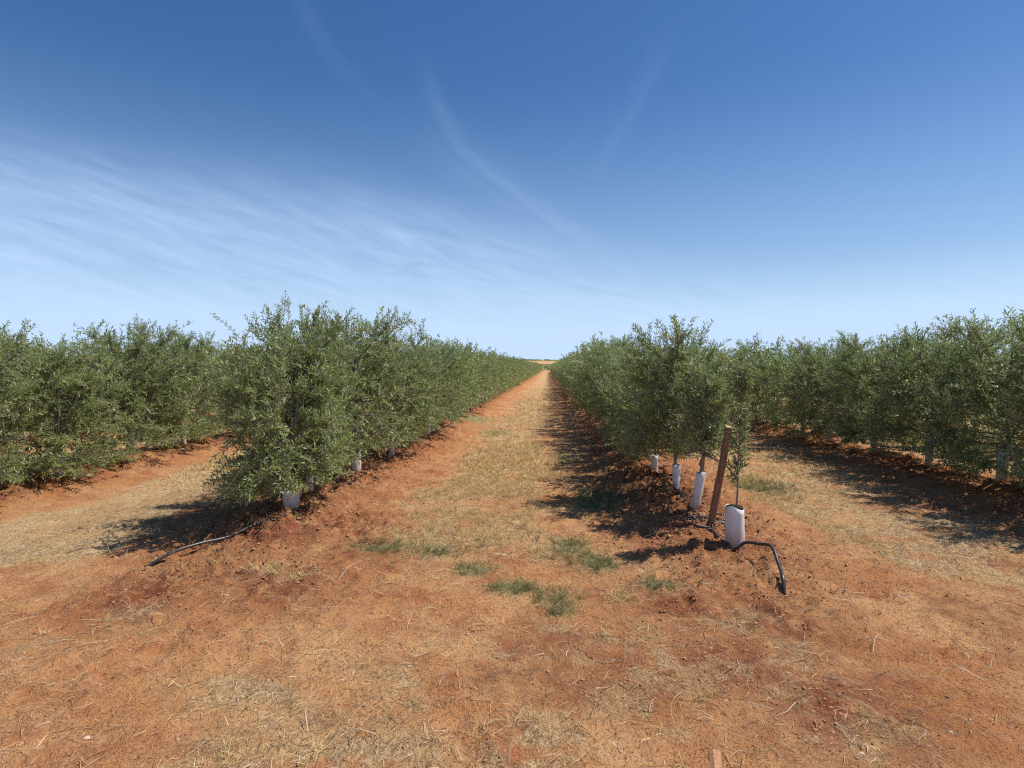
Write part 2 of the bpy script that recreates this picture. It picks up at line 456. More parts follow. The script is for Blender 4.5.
def axis_steps(lo, hi, f0, f1, step, grow):
    c = list(np.arange(f0, f1, step)); s = step; v = c[-1]
    while v < hi: s *= grow; v += s; c.append(min(v, hi))
    s = step; v = f0; pre = []
    while v > lo: s *= grow; v -= s; pre.append(max(v, lo))
    return np.array(pre[::-1] + c)

gx = axis_steps(-6500, 6500, -3.8, 3.6, 0.028, 1.045)
gy = axis_steps(-120, 7500, 1.6, 7.0, 0.026, 1.022)
GX, GY = np.meshgrid(gx, gy)
fx_, fy_ = GX.ravel(), GY.ravel()
gzv = ground_h(fx_, fy_)
nx, ny = len(gx), len(gy)
ii = (np.arange(ny - 1)[:, None] * nx + np.arange(nx - 1)[None, :]).ravel()
gf = np.stack([ii, ii + 1, ii + nx + 1, ii + nx], -1)
farf = sstep(fy_, 300, 520)
st = straw_amt(fx_, fy_) * (1 - farf) + farf * (0.35 + 0.5 * fbm(fx_, fy_, 0.006, 3, 15))
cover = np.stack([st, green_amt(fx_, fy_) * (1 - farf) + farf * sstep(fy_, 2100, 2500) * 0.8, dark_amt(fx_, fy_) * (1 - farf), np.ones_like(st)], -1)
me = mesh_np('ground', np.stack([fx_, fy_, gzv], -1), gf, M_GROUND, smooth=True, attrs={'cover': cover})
ground = link(bpy.data.objects.new('ground', me)); tag(ground, kind='structure')

# ------------------------------------------------------------------ olive trees
def norm(a): return a / (np.linalg.norm(a, axis=-1, keepdims=True) + 1e-9)

def envelope(t, rx):
    """crown radius at normalised height t (0 skirt .. 1 top)"""
    return rx * np.clip(0.80 + 0.95 * t - 1.20 * t ** 2 - 0.15 * t ** 6, 0.2, 1.2)

def make_leaves(rng, P, D, L, sp, ll, lw, droop=0.0, six=False, thin=0.0):
    """pairs of leaves along shoots that start at P, run along D for L"""
    pos = []; ax = []
    n = np.maximum((L / sp).astype(int), 2)
    idx = np.repeat(np.arange(len(P)), n * 2)
    k = np.concatenate([np.repeat(np.arange(m), 2) for m in n])
    t = (k + 0.6) / np.repeat(n, n * 2)
    d = D[idx]; l = L[idx][:, None]
    pos = P[idx] + d * l * t[:, None]
    pos[:, 2] -= droop * (t ** 2) * L[idx]
    side = norm(np.cross(d, rng.normal(size=(len(P), 3))[idx]))
    s2 = np.cross(d, side)
    ph = (k * 1.57)[:, None]
    sd_ = np.cos(ph) * side + np.sin(ph) * s2
    sign = np.where(np.arange(len(idx)) % 2 == 0, 1.0, -1.0)[:, None]
    a = norm(d * 0.75 + sd_ * sign * 0.85 + rng.normal(size=d.shape) * 0.28 + np.array([0, 0, 0.10]))
    if thin > 0:
        q = fbm(pos[:, 0] + pos[:, 1] * 0.7, pos[:, 2] - pos[:, 1] * 0.4, 3.4, 2, int(rng.integers(1000)))
        keep = (q > 0.32) | (rng.random(len(q)) > thin)
        pos, a, d = pos[keep], a[keep], d[keep]
    N_ = len(pos)
    nrm = norm(np.cross(a, np.cross(np.array([0, 0, 1.0]) + rng.normal(size=(N_, 3)) * 0.75, a)))
    w = norm(np.cross(a, nrm))
    ln = ll * rng.uniform(0.65, 1.2, N_)[:, None]; wd = lw * rng.uniform(0.8, 1.2, N_)[:, None]
    bend = nrm * ln * rng.uniform(-0.12, 0.08, N_)[:, None]
    p0 = pos; p1 = pos + a * ln * 0.45 + w * wd * 0.5; p2 = pos + a * ln + bend; p3 = pos + a * ln * 0.45 - w * wd * 0.5
    V = np.stack([p0, p1, p2, p3], 1).reshape(-1, 3)
    F = (np.arange(N_) * 4)[:, None] + np.array([0, 1, 2, 3])[None, :]
    return V, F

def crown_shoots(rng, H, rx, ry, z0, nlat, nsec, top_shoots, slen=(0.14, 0.34)):
    lats = []; P = []; D = []; L = []
    for i in range(nlat):
        t = (i + rng.random()) / nlat
        zs = z0 * 0.8 + (H * 0.72 - z0 * 0.8) * t ** 0.9
        a = i * 2.39996 + rng.normal() * 0.3
        tt = np.clip((zs - z0) / (H - z0), 0, 1)
        up = 0.25 + 1.1 * tt + rng.normal() * 0.15
        reach = envelope(np.clip(tt + 0.15, 0, 1), 1.0) * rng.uniform(0.7, 1.08)
        end = np.array([math.cos(a) * rx * reach, math.sin(a) * ry * reach, zs + (0.22 + 0.38 * tt) * up + rng.normal() * 0.05])
        if tt < 0.2: end[2] -= rng.uniform(0.0, 0.25)
        end[2] = min(max(end[2], z0 * 0.75), H * 0.98)
        st_ = np.array([rng.normal() * 0.015, rng.normal() * 0.015, zs])
        mid = (st_ + end) / 2 + np.array([0, 0, -0.04]) + rng.normal(size=3) * 0.03
        u = np.linspace(0, 1, 6)[:, None]
        c = (1 - u) ** 2 * st_ + 2 * u * (1 - u) * mid + u ** 2 * end
        lats.append(c)
        for k in range(nsec):
            s = rng.uniform(0.12, 1.0) ** 0.65
            p = (1 - s) ** 2 * st_ + 2 * s * (1 - s) * mid + s ** 2 * end
            out = norm(end - st_)
            d = norm(out * 0.55 + rng.normal(size=3) * 0.62 + np.array([0, 0, 0.42 + 0.3 * tt]))
            if tt < 0.25 and rng.random() < 0.6: d = norm(d + np.array([0, 0, -0.8]))
            P.append(p); D.append(d); L.append(rng.uniform(*slen))
    for k in range(top_shoots):
        a = rng.uniform(0, 6.28); r = rng.uniform(0, 0.8)
        P.append(np.array([math.cos(a) * rx * r * 0.6, math.sin(a) * ry * r * 0.8, H * rng.uniform(0.82, 0.93)]))
        D.append(norm(np.array([math.cos(a) * 0.35 * r, math.sin(a) * 0.4 * r, 1.0]) + rng.normal(size=3) * 0.12))
        L.append(rng.uniform(0.10, 0.34))
    return lats, np.array(P), np.array(D), np.array(L)

def tree_meshes(seed, lod, H=1.80, rx=0.66, ry=0.84, z0=0.40, cut=0.30, extra=(), slen=(0.14, 0.34), dense=1.0):
    rng = np.random.default_rng(seed)
    if lod == 0: nlat, nsec, sp, ll, lw, ts = 66, 17, 0.021, 0.052, 0.0135, 12
    elif lod == 1: nlat, nsec, sp, ll, lw, ts = 46, 11, 0.038, 0.085, 0.024, 9
    else: nlat, nsec, sp, ll, lw, ts = 30, 8, 0.075, 0.14, 0.050, 6
    nsec = int(nsec * dense)
    lats, P, D, L = crown_shoots(rng, H, rx, ry, z0, nlat, nsec, ts, slen)
    V, F = make_leaves(rng, P, D, L, sp, ll, lw, 0.12, thin=0.55)
    if extra:
        eP = np.array([e[0] for e in extra], float); eD = norm(np.array([e[1] for e in extra], float)); eL = np.array([e[2] for e in extra], float)
        V2, F2 = make_leaves(rng, eP, eD, eL, 0.03, ll, lw, 0.15)
        V, F = np.concatenate([V, V2]), np.concatenate([F, F2 + len(V)])
        P = np.concatenate([P, eP]); D = np.concatenate([D, eD]); L = np.concatenate([L, eL])
    lowcut = cut + 0.12 * (fbm(V[::4, 0], V[::4, 1], 3.0, 2, seed) - 0.5)
    keep = V[::4, 2] > lowcut
    V = V.reshape(-1, 4, 3)[keep].reshape(-1, 3); F = F[:keep.sum()]
    mi = np.zeros(len(F), int)
    if lod == 0:
        tw = []
        for p, d, l in zip(P, D, L):
            e = p + d * l; e[2] -= 0.12 * l
            if e[2] < cut: continue
            tw.append((np.stack([p, (p + e) / 2 + np.array([0, 0, 0.03 * l]), e]), [0.0030, 0.0022, 0.0012]))
        tv, tf = tubes(tw, 3, False)
        mi = np.concatenate([mi, np.ones(len(tf), int)])
        F = np.concatenate([F, tf + len(V)]); V = np.concatenate([V, tv])
    crown = mesh_np('crown', V, F, [M_LEAF, M_TWIG], mi)
    # trunk with its limbs
    n = 9; zz = np.linspace(-0.06, H * 0.80, n)
    wob = np.cumsum(rng.normal(size=(n, 2)) * 0.010, 0); wob[0] = 0
    tp = np.column_stack([wob, zz])
    polys = [(tp, np.linspace(0.026, 0.007, n))]
    # two or three strong stems leaving low down
    for k in range(3):
        a = rng.uniform(0, 6.28); zs = rng.uniform(0.38, 0.7)
        e = np.array([math.cos(a) * rx * 0.5, math.sin(a) * ry * 0.55, H * rng.uniform(0.6, 0.8)])
        u = np.linspace(0, 1, 6)[:, None]; s0 = np.array([0, 0, zs]); mid = np.array([e[0] * 0.7, e[1] * 0.7, (zs + e[2]) / 2])
        polys.append(((1 - u) ** 2 * s0 + 2 * u * (1 - u) * mid + u ** 2 * e, np.linspace(0.020, 0.006, 6)))
    if lod < 2:
        for c in lats: polys.append((c, np.linspace(0.010, 0.0032, len(c))))
    v, f = tubes(polys, 7 if lod == 0 else 4, False)
    trunk = mesh_np('trunk', v, f, M_BARK, smooth=True)
    return trunk, crown

def guard_mesh(seed, r=0.045, h=0.36, crumple=0.12, sides=18, rings=7):
    rng = np.random.default_rng(seed)
    V = []
    a = np.linspace(0, 2 * np.pi * 1.04, sides)            # overlaps itself at the seam
    f1, f2, p1, p2 = 2, 3, rng.uniform(0, 6), rng.uniform(0, 6)
    for shell in (0, 1):
        for k in range(rings):
            z = h * k / (rings - 1)
            q = k / (rings - 1)
            rr = r * (1 + crumple * np.sin(f1 * a + p1 + q * 1.4) * (0.4 + 0.6 * q) + crumple * 0.5 * np.sin(f2 * a + p2 - q * 2)) * (1 - 0.03 * a / 6.28)
            rr = rr + rng.normal() * 0.004 * r - shell * 0.0025
            zz = z + (0.012 * np.sin(a + p1) + 0.008 * np.sin(3 * a + p2)) * (q if q > 0.5 else 0)
            V.append(np.column_stack([np.cos(a) * rr, np.sin(a) * rr, zz]))
    V = np.concatenate(V); F = []
    o = rings * sides
    for k in range(rings - 1):
        for j in range(sides - 1):
            b = k * sides + j
            F.append((b, b + 1, b + sides + 1, b + sides)); F.append((o + b + 1, o + b, o + b + sides, o + b + sides + 1))
    for j in range(sides - 1):
        t = (rings - 1) * sides + j
        F.append((t, t + 1, o + t + 1, o + t)); F.append((j + 1, j, o + j, o + j + 1))
    for k in range(rings - 1):
        for j in (0, sides - 1):
            b = k * sides + j
            F.append((b, b + sides, o + b + sides, o + b))
    return mesh_np('trunk_guard', V, np.array(F), M_GUARD, smooth=True)

VAR0 = [tree_meshes(100 + i, 0, H=1.74 + 0.06 * (i % 3), rx=0.64 + 0.03 * (i % 2)) for i in range(6)]
VAR0.append(tree_meshes(150, 0, H=1.60, rx=0.60, ry=0.74, z0=0.34, cut=0.24, extra=[((-.12, 0, 1.45), (-.55, .1, .75), .72), ((-.2, .1, 1.4), (-.7, .1, .6), .5),
                         ((.10, .0, 1.5), (.12, .1, 1), .66), ((.14, .1, 1.5), (.02, .1, 1), .58)]))
VAR0.append(tree_meshes(151, 0, H=1.42, rx=0.20, ry=0.42, z0=0.66, cut=0.60, slen=(0.08, 0.22), dense=0.6))
VAR0.append(tree_meshes(152, 0, H=1.90, rx=0.52, ry=0.62, z0=0.55, cut=0.52, extra=[((0, 0, 1.6), (.02, .1, 1), .5), ((-.1, 0, 1.6), (-.25, .1, 1), .45)]))
for i in range(3): VAR0.append(tree_meshes(160 + i, 0, H=1.82, rx=0.74, ry=0.88, z0=0.20, cut=0.12, dense=1.45))
VAR1 = [tree_meshes(200 + i, 1) for i in range(5)] + [tree_meshes(210 + i, 1, rx=0.74, ry=0.88, z0=0.20, cut=0.12, dense=1.4) for i in range(3)]
VAR2 = [tree_meshes(300 + i, 2) for i in range(4)]
GUARDS = [guard_mesh(1), guard_mesh(2, 0.05, 0.34), guard_mesh(3, 0.042, 0.38)]
GUARD_FAR = guard_mesh(4, 0.05, 0.36, 0.1, 8, 3)

ORD = ['first', 'second', 'third', 'fourth', 'fifth', 'sixth', 'seventh', 'eighth', 'ninth', 'tenth', 'eleventh', 'twelfth',
       'thirteenth', 'fourteenth', 'fifteenth', 'sixteenth', 'seventeenth', 'eighteenth', 'nineteenth', 'twentieth']

protos = {}
def olive(x, y, lod, var, label, group, scale=1.0, rz=0.0, lean=(0, 0), guard=None, guard_lean=None, guard_rot=0.0, sxy=1.0):
    key = (lod, var)
    z = gz(x, y)
    if key not in protos:
        t, c = (VAR0, VAR1, VAR2)[lod][var]
        root = empty('olive_tree', (0, 0, 0))
        link(bpy.data.objects.new('trunk', t), root)
        link(bpy.data.objects.new('crown', c), root)
        g = link(bpy.data.objects.new('trunk_guard', GUARD_FAR if lod == 2 else GUARDS[var % 3]), root)
        protos[key] = root
    else:
        src = protos[key]
        root = src.copy(); scene.collection.objects.link(root)
        for ch in src.children:
            c2 = ch.copy(); scene.collection.objects.link(c2); c2.parent = root
    root.location = (x, y, z); root.rotation_euler = (lean[0], lean[1], rz); root.scale = (scale * sxy, scale * sxy, scale)
    gch = [c for c in root.children if c.data.name.startswith('trunk_guard')][0]
    if guard is not None: gch.data = guard
    if guard_lean is not None: gch.rotation_euler = (guard_lean[0], guard_lean[1], guard_rot)
    else: gch.rotation_euler = (0, 0, 0)
    gch.location = (0, 0, -0.02); gch.scale = (1, 1, 1.0 if guard is not None else 0.82 + 0.3 * ((x * 7.31 + y * 3.77) % 1.0))
    tag(root, label, 'olive tree', group)
    return root

rnd = random.Random(5)
GROUP = {'L1': 'olive trees in the hedge row left of the track', 'R1': 'olive trees in the hedge row right of the track',
         'L2': 'olive trees in the second row left of the track', 'R2': 'olive trees in the second row right of the track',
         'L3': 'olive trees in the third row left of the track', 'R3': 'olive trees in the third row right of the track'}
WHERE = {'L1': 'hedge row left of the track', 'R1': 'hedge row right of the track', 'L2': 'second row left of the track',
         'R2': 'second row right of the track', 'L3': 'third row left of the track', 'R3': 'third row right of the track'}

def put_row(tagname, xr, ys, first_index, nlabels, special=None):
    for i, y in enumerate(ys):
        d = math.hypot(xr, y)
        lod = 0 if d < 13 else (1 if d < 45 else 2)
        nv = (6, 5, 4)[lod]
        v = (i * 7 + len(tagname) * 3 + int(abs(xr) * 10)) % nv
        k = first_index + i
        if k < nlabels:
            look = ['rounded grey-green', 'dense silvery', 'bushy mid-green'][i % 3]
            lab = '%s olive tree, %s along the %s' % (look, ORD[k], WHERE[tagname])
        else:
            lab = 'small distant olive tree past the %s in the %s' % (ORD[nlabels - 1], WHERE[tagname])
        kw = dict(scale=rnd.uniform(0.94, 1.06) * (1.07 if (i % 5) == 2 else 1.0) * (0.80 if i > 5 and (i * 7 + len(tagname + str(int(xr)))) % 13 == 4 else 1.0), rz=rnd.choice([0, math.pi]) + rnd.uniform(-0.35, 0.35),
                  lean=(rnd.uniform(-0.05, 0.05), rnd.uniform(-0.05, 0.05)))
        if tagname[1] != '1' and lod == 0 and i > 9: lod = 1
        if tagname[1] != '1' and lod < 2: v = (9 if lod == 0 else 5) + i % 3
        kw['guard_lean'] = (rnd.uniform(-0.04, 0.04), rnd.uniform(-0.04, 0.04))
        xx = xr + rnd.uniform(-0.06, 0.06)
        if special and i in special:
            s = dict(special[i])
            lab = s.pop('label', lab); xx = s.pop('x', xx); lod = s.pop('lod', lod); v = s.pop('var', v)
            kw.update(s)
        olive(xx, y, lod, v, lab, GROUP[tagname], **kw)

def ys_from(first, step, n, jit=0.10):
    out = list(first); y = out[-1]
    while len(out) < n: y += step + rnd.uniform(-jit, jit); out.append(y)
    return out

SHORT_GUARD = guard_mesh(11, 0.072, 0.24, 0.10)
LEAN_GUARD = guard_mesh(12, 0.042, 0.37, 0.06)
put_row('L1', ROW_L, ys_from([5.25, 5.90, 7.2, 8.6], 1.36, 112), 0, 20, {
    0: dict(x=-2.41, label='nearest olive tree left of the track, broad dark crown over a shaded grey trunk guard', var=6, scale=1.0, sxy=1.0, rz=0.05, lean=(0, -0.11), guard=SHORT_GUARD, guard_lean=(0.02, 0.07)),
    1: dict(x=-2.49, label='tall olive tree behind the brown wooden stake, shoots rising above its neighbours', var=2, scale=1.02, sxy=0.9, rz=0.2),
    2: dict(scale=1.10, var=4), 3: dict(scale=1.07)})
put_row('R1', ROW_R, ys_from([5.46, 6.35, 7.5, 8.8], 1.36, 112), 1, 20, {
    0: dict(x=1.38, label='olive tree with a thin leaning white trunk guard, just behind the leaning stake', var=7, scale=1.0, rz=0.0, lean=(0, 0.11), guard=LEAN_GUARD, guard_lean=(0, 0.04)),
    1: dict(x=1.40, label='tallest olive tree right of the track, silvery crown ending in a ragged peak', var=8, scale=0.95, rz=0.0),
    2: dict(scale=0.87, var=1), 3: dict(scale=0.86, var=0), 4: dict(scale=0.90)})
put_row('L2', ROW_L - PITCH, ys_from([5.6, 6.9], 1.36, 24), 0, 16)
put_row('R2', ROW_R + PITCH, ys_from([5.7, 7.0], 1.36, 24), 0, 16)
put_row('L3', ROW_L - 2 * PITCH, ys_from([6.0, 7.3], 1.36, 12), 0, 12)
put_row('R3', ROW_R + 2 * PITCH, ys_from([6.0, 7.3], 1.36, 12), 0, 12)

# the young replacement tree in its wide white guard beside the leaning stake
def sapling(x, y):
    rng = np.random.default_rng(77)
    root = empty('young_olive_tree', (x, y, gz(x, y)))
    tag(root, 'thin young olive tree growing out of a wide white tube right of the stake', 'young tree')
    n = 10; zz = np.linspace(-0.03, 1.40, n); wob = np.cumsum(rng.normal(size=(n, 2)) * 0.012, 0)
    tp = np.column_stack([(wob[:, 0] - wob[2, 0]) * 0.7 - 0.012 + 0.075 * zz, (wob[:, 1] - wob[2, 1]) * 0.7, zz])
    P = []; D = []; L = []
    for k in range(105):
        z = 0.48 + 0.90 * rng.random() ** 0.75; i = int(np.clip(z / 1.40 * (n - 1), 0, n - 2))
        a = rng.uniform(0, 6.28); up = 0.7 + rng.normal() * 0.3
        P.append(tp[i] * 1.0 + np.array([0, 0, z - tp[i][2]])); D.append(norm(np.array([math.cos(a), math.sin(a), up]))); L.append(rng.uniform(0.06, 0.16) * (1.0 if z > 0.9 else 0.7))
    P = np.array(P); D = np.array(D); L = np.array(L)
    V, F = make_leaves(rng, P, D, L, 0.019, 0.056, 0.0155, 0.1)
    tw = [(np.stack([p, p + d * l]), [0.0025, 0.0012]) for p, d, l in zip(P, D, L)]
    tv, tf = tubes(tw, 3, False)
    mi = np.concatenate([np.zeros(len(F), int), np.ones(len(tf), int)])
    link(bpy.data.objects.new('crown', mesh_np('crown', np.concatenate([V, tv]), np.concatenate([F, tf + len(V)]), [M_LEAF_YOUNG, M_TWIG], mi)), root)
    link(bpy.data.objects.new('trunk', tube_mesh('trunk', [(tp, np.linspace(0.010, 0.003, n))], M_BARK, 7)), root)
    g = link(bpy.data.objects.new('trunk_guard', guard_mesh(21, 0.076, 0.33, 0.09, 26, 9)), root)
    g.location = (0, 0, -0.025); g.rotation_euler = (0.02, -0.03, 0.6)
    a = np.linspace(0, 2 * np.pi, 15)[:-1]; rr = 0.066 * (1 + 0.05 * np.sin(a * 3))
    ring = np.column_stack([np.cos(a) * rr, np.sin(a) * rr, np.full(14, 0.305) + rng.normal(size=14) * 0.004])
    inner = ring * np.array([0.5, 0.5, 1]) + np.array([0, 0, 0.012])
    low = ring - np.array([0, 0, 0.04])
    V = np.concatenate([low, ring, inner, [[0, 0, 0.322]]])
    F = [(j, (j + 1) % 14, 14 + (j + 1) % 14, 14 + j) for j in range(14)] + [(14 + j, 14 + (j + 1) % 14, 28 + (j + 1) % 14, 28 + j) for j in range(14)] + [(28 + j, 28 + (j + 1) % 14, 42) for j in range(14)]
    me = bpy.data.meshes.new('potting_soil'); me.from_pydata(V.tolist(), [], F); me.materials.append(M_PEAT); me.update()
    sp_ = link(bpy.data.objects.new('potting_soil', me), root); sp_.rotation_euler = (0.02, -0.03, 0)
    return root
SAP = (1.475, 4.60)
sapling(*SAP)

# everything of the plantation beyond the trees built one by one
def far_hedges():
    rng = np.random.default_rng(9)
    X = []; Y = []
    for k in range(-14, 15):
        xr = ROW_R + k * PITCH
        if k == 0 or k == -1: y0 = 159.5
        elif k in (1, -2): y0 = 38.5
        elif k in (2, -3): y0 = 23.0
        else: y0 = 6.0
        yy = np.arange(y0, END, 1.36)
        if abs(k) > 6: yy = yy[(yy > 0)]
        X.append(np.full(len(yy), xr)); Y.append(yy)
    X = np.concatenate(X); Y = np.concatenate(Y)
    # second block further out
    xs = np.arange(-90, 90, 1.5); y2 = np.arange(205, 430, 7.0)
    A, B = np.meshgrid(xs, y2); X2 = A.ravel(); Y2 = B.ravel()
    def cloud(X, Y, nl, sz, zlo, zhi, rx, ry):
        n = len(X) * nl
        cx = np.repeat(X, nl); cy = np.repeat(Y, nl)
        u = norm(rng.normal(size=(n, 3))) * (rng.random(n) ** 0.33)[:, None]
        hs_ = np.repeat(rng.uniform(0.9, 1.12, len(X)), nl)
        zc = (zlo + zhi) / 2
        px = cx + u[:, 0] * rx; py = cy + u[:, 1] * ry
        pz = base_h(cy) + (zc + u[:, 2] * (zhi - zlo) / 2) * hs_
        pos = np.column_stack([px, py, pz])
        a = norm(rng.normal(size=(n, 3)) + np.array([0, 0, 0.6])); b = norm(np.cross(a, rng.normal(size=(n, 3))))
        l = sz * rng.uniform(0.7, 1.3, n)[:, None]; w = l * 0.36
        return np.stack([pos - a * l * 0.5, pos + b * w * 0.5, pos + a * l * 0.5, pos - b * w * 0.5], 1).reshape(-1, 3)
    near = (np.hypot(X, Y) < 45)
    V = np.concatenate([cloud(X[near], Y[near], 420, 0.15, 0.34, 1.95, 0.66, 0.85), cloud(X[~near], Y[~near], 110, 0.26, 0.34, 1.95, 0.66, 0.85), cloud(X2, Y2, 26, 0.9, 0.3, 2.0, 0.8, 2.6)])
    F = (np.arange(len(V) // 4) * 4)[:, None] + np.arange(4)[None, :]
    o = link(bpy.data.objects.new('olive_grove', mesh_np('olive_grove', V, F, M_LEAF)))
    tag(o, 'mass of far olive rows running together towards the horizon', 'olive grove', kind='stuff')
far_hedges()

def far_woods():
    rng = np.random.default_rng(19)
    n = 2600
    x = rng.uniform(-1900, 1900, n); y = rng.uniform(2350, 2900, n)
    keep = fbm(x, y, 0.004, 3, 5) > 0.50
    x, y = x[keep], y[keep]
    nl = 14
    cx = np.repeat(x, nl); cy = np.repeat(y, nl); m = len(cx)
    u = norm(rng.normal(size=(m, 3))) * (rng.random(m) ** 0.4)[:, None]
    pos = np.column_stack([cx + u[:, 0] * 5, cy + u[:, 1] * 5, ground_h(cx, cy, False) + 2.2 + u[:, 2] * 2.2])
    a = norm(rng.normal(size=(m, 3))); b = norm(np.cross(a, rng.normal(size=(m, 3))))
    V = np.stack([pos - a * 1.8, pos + b * 1.4, pos + a * 1.8, pos - b * 1.4], 1).reshape(-1, 3)
    F = (np.arange(m) * 4)[:, None] + np.arange(4)[None, :]
    o = link(bpy.data.objects.new('far_woodland', mesh_np('far_woodland', V, F, M_LEAF)))
    tag(o, 'thin dark line of scrub along the far ridge on the horizon', 'woodland', kind='stuff')
far_woods()

# ------------------------------------------------------------------ stakes, stick, hoses
def stake(name, x, y, length, lean, w, label, cat, seed, bury=0.06, tip_rot=0.0):
    rng = np.random.default_rng(seed)
    root = empty(name, (x, y, gz(x, y)), (lean[0], lean[1], tip_rot))
    tag(root, label, cat)
    n = 12; V = []; sides = 8
    prof = np.array([(-.5, -.36), (-.36, -.5), (.36, -.5), (.5, -.36), (.5, .36), (.36, .5), (-.36, .5), (-.5, .36)])
    for k in range(n):
        z = -bury + (length + bury) * k / (n - 1)
        j = rng.normal(size=(sides, 2)) * 0.025
        bow = 0.012 * math.sin(z * 2.2)
        for (px, py), q in zip(prof, j): V.append(((px + q[0]) * w + bow, (py + q[1]) * w * 0.75, z + (rng.normal() * 0.006 if k == n - 1 else 0)))
    F = [(k * sides + j, k * sides + (j + 1) % sides, (k + 1) * sides + (j + 1) % sides, (k + 1) * sides + j) for k in range(n - 1) for j in range(sides)]
    me = bpy.data.meshes.new('shaft'); me.from_pydata(V, [], F); me.materials.append(M_STAKE); me.update()
    link(bpy.data.objects.new('shaft', me), root)
    top = V[-sides:]
    me = bpy.data.meshes.new('sawn_end')
    T = [(a * 0.995, b * 0.995, c + 0.003) for a, b, c in top] + [(a * 0.8, b * 0.8, c + 0.008) for a, b, c in top]
    F = [(j, (j + 1) % sides, sides + (j + 1) % sides, sides + j) for j in range(sides)] + [tuple(range(sides, 2 * sides))]
    me.from_pydata(T, [], F); me.materials.append(M_STAKE_END); me.update()
    link(bpy.data.objects.new('sawn_end', me), root)
    return root
stake('wooden_stake', 1.375, 4.93, 0.86, (0.0, 0.15), 0.054, 'reddish brown wooden stake leaning right beside the white tube and black hose', 'stake', 3)
stake('wooden_stake', -2.36, 5.78, 0.80, (0.0, -0.06), 0.085, 'dark brown upright stake in the shade between the first two trees on the left', 'stake', 4)

def hose(name, pts, r, label, sides=10):
    pts = [Vector(p) for p in pts]
    out = []
    n = len(pts)
    for i in range(n - 1):
        p0 = pts[max(i - 1, 0)]; p1 = pts[i]; p2 = pts[i + 1]; p3 = pts[min(i + 2, n - 1)]
        steps = 8
        for s in range(steps):
            t = s / steps
            out.append(0.5 * ((2 * p1) + (-p0 + p2) * t + (2 * p0 - 5 * p1 + 4 * p2 - p3) * t * t + (-p0 + 3 * p1 - 3 * p2 + p3) * t ** 3))
    out.append(pts[-1])
    o = link(bpy.data.objects.new(name, tube_mesh(name, [(np.array([tuple(p) for p in out]), r)], M_HOSE, sides, cap=True)))
    return tag(o, label, 'hose')

def G(x, y, dz=0.012): return (x, y, gz(x, y) + dz)
hose('irrigation_hose', [G(1.32, 5.9, .02), G(1.35, 5.4, .02), G(1.36, 5.05, .02), G(1.38, 4.8, .02), G(1.42, 4.50, .012), G(1.50, 4.43, 0.07),
                         G(1.575, 4.36, .12), G(1.62, 4.24, .135), G(1.61, 4.08, .11), G(1.58, 3.93, .05), G(1.565, 3.86, -.005)], 0.0125,
     'thick black hose arching off the ground beside the white tube on the right')
tg = random.Random(4)
pts = []
for i in range(26):
    a = i * 0.62; rr = 0.10 + 0.05 * math.sin(i * 1.9)
    px, py = 1.27 + math.cos(a) * rr * 1.5 + i * 0.004, 4.98 + math.sin(a) * rr
    pts.append(G(px, py, 0.012 + 0.035 * abs(math.sin(i * 0.9)) + tg.uniform(0, .01)))
hose('drip_tube', pts, 0.0055, 'tangle of thin black tube on the soil left of the leaning wooden stake', 6)
line = [G(1.32, 5.9, .015)]
for i in range(1, 60): line.append(G(1.32 + 0.05 * math.sin(i * 1.7), 5.9 + i * 1.3, .014))
hose('drip_line', line, 0.008, 'thin black drip line running along the row right of the track', 6)
line = [G(-2.95, 4.02, -.01), G(-2.84, 4.15, .03), G(-2.72, 4.32, .06), G(-2.60, 4.50, .06), G(-2.46, 4.68, .04), G(-2.36, 4.9, .02), G(-2.30, 5.3, .015)]
hose('irrigation_hose', line, 0.0125, 'grey black hose curving out of the shade of the nearest left tree')
line = [G(-2.30, 5.3, .014)]
for i in range(1, 60): line.append(G(-2.32 + 0.05 * math.sin(i * 1.3), 5.3 + i * 1.3, .014))
hose('drip_line', line, 0.008, 'thin black drip line running along the row left of the track', 6)

def stick():
    rng = np.random.default_rng(8)
    root = empty('broken_stick', (0.585, 1.97, gz(0.585, 1.97)), (0, 0, R(-12)))
    tag(root, 'short orange brown piece of split wood at the bottom edge right of centre', 'stick')
    n = 8; sides = 7; V = []
    for k in range(n):
        y = -0.20 + 0.33 * k / (n - 1)
        for j in range(sides):
            a = 2 * math.pi * j / sides
            r = 0.022 * (1 + rng.normal() * 0.06)
            V.append((math.cos(a) * r, y + (rng.normal() * 0.007 if k in (0, n - 1) else 0), 0.028 + math.sin(a) * r * 0.8 + 0.05 * (k / (n - 1)) ))
    F = [(k * sides + j, k * sides + (j + 1) % sides, (k + 1) * sides + (j + 1) % sides, (k + 1) * sides + j) for k in range(n - 1) for j in range(sides)]
    F += [tuple(range(sides))[::-1], tuple(range((n - 1) * sides, n * sides))]
    me = bpy.data.meshes.new('wood'); me.from_pydata(V, [], F); me.materials.append(M_STICK); me.update()
    link(bpy.data.objects.new('wood', me), root)
stick()

# ------------------------------------------------------------------ ground cover: loose stuff nobody could count
def scatter(rng, n, xlo, xhi, ylo, yhi, dens, ypow=1.0):
    """random points kept by a density function; ypow > 1 puts more of them near the camera"""
    x = rng.uniform(xlo, xhi, n); y = ylo + (yhi - ylo) * rng.random(n) ** ypow
    inview = np.abs(x + 0.06 * y) < (y * 1.02 + 1.2)
    k = inview & (rng.random(n) < dens(x, y))
    return x[k], y[k]

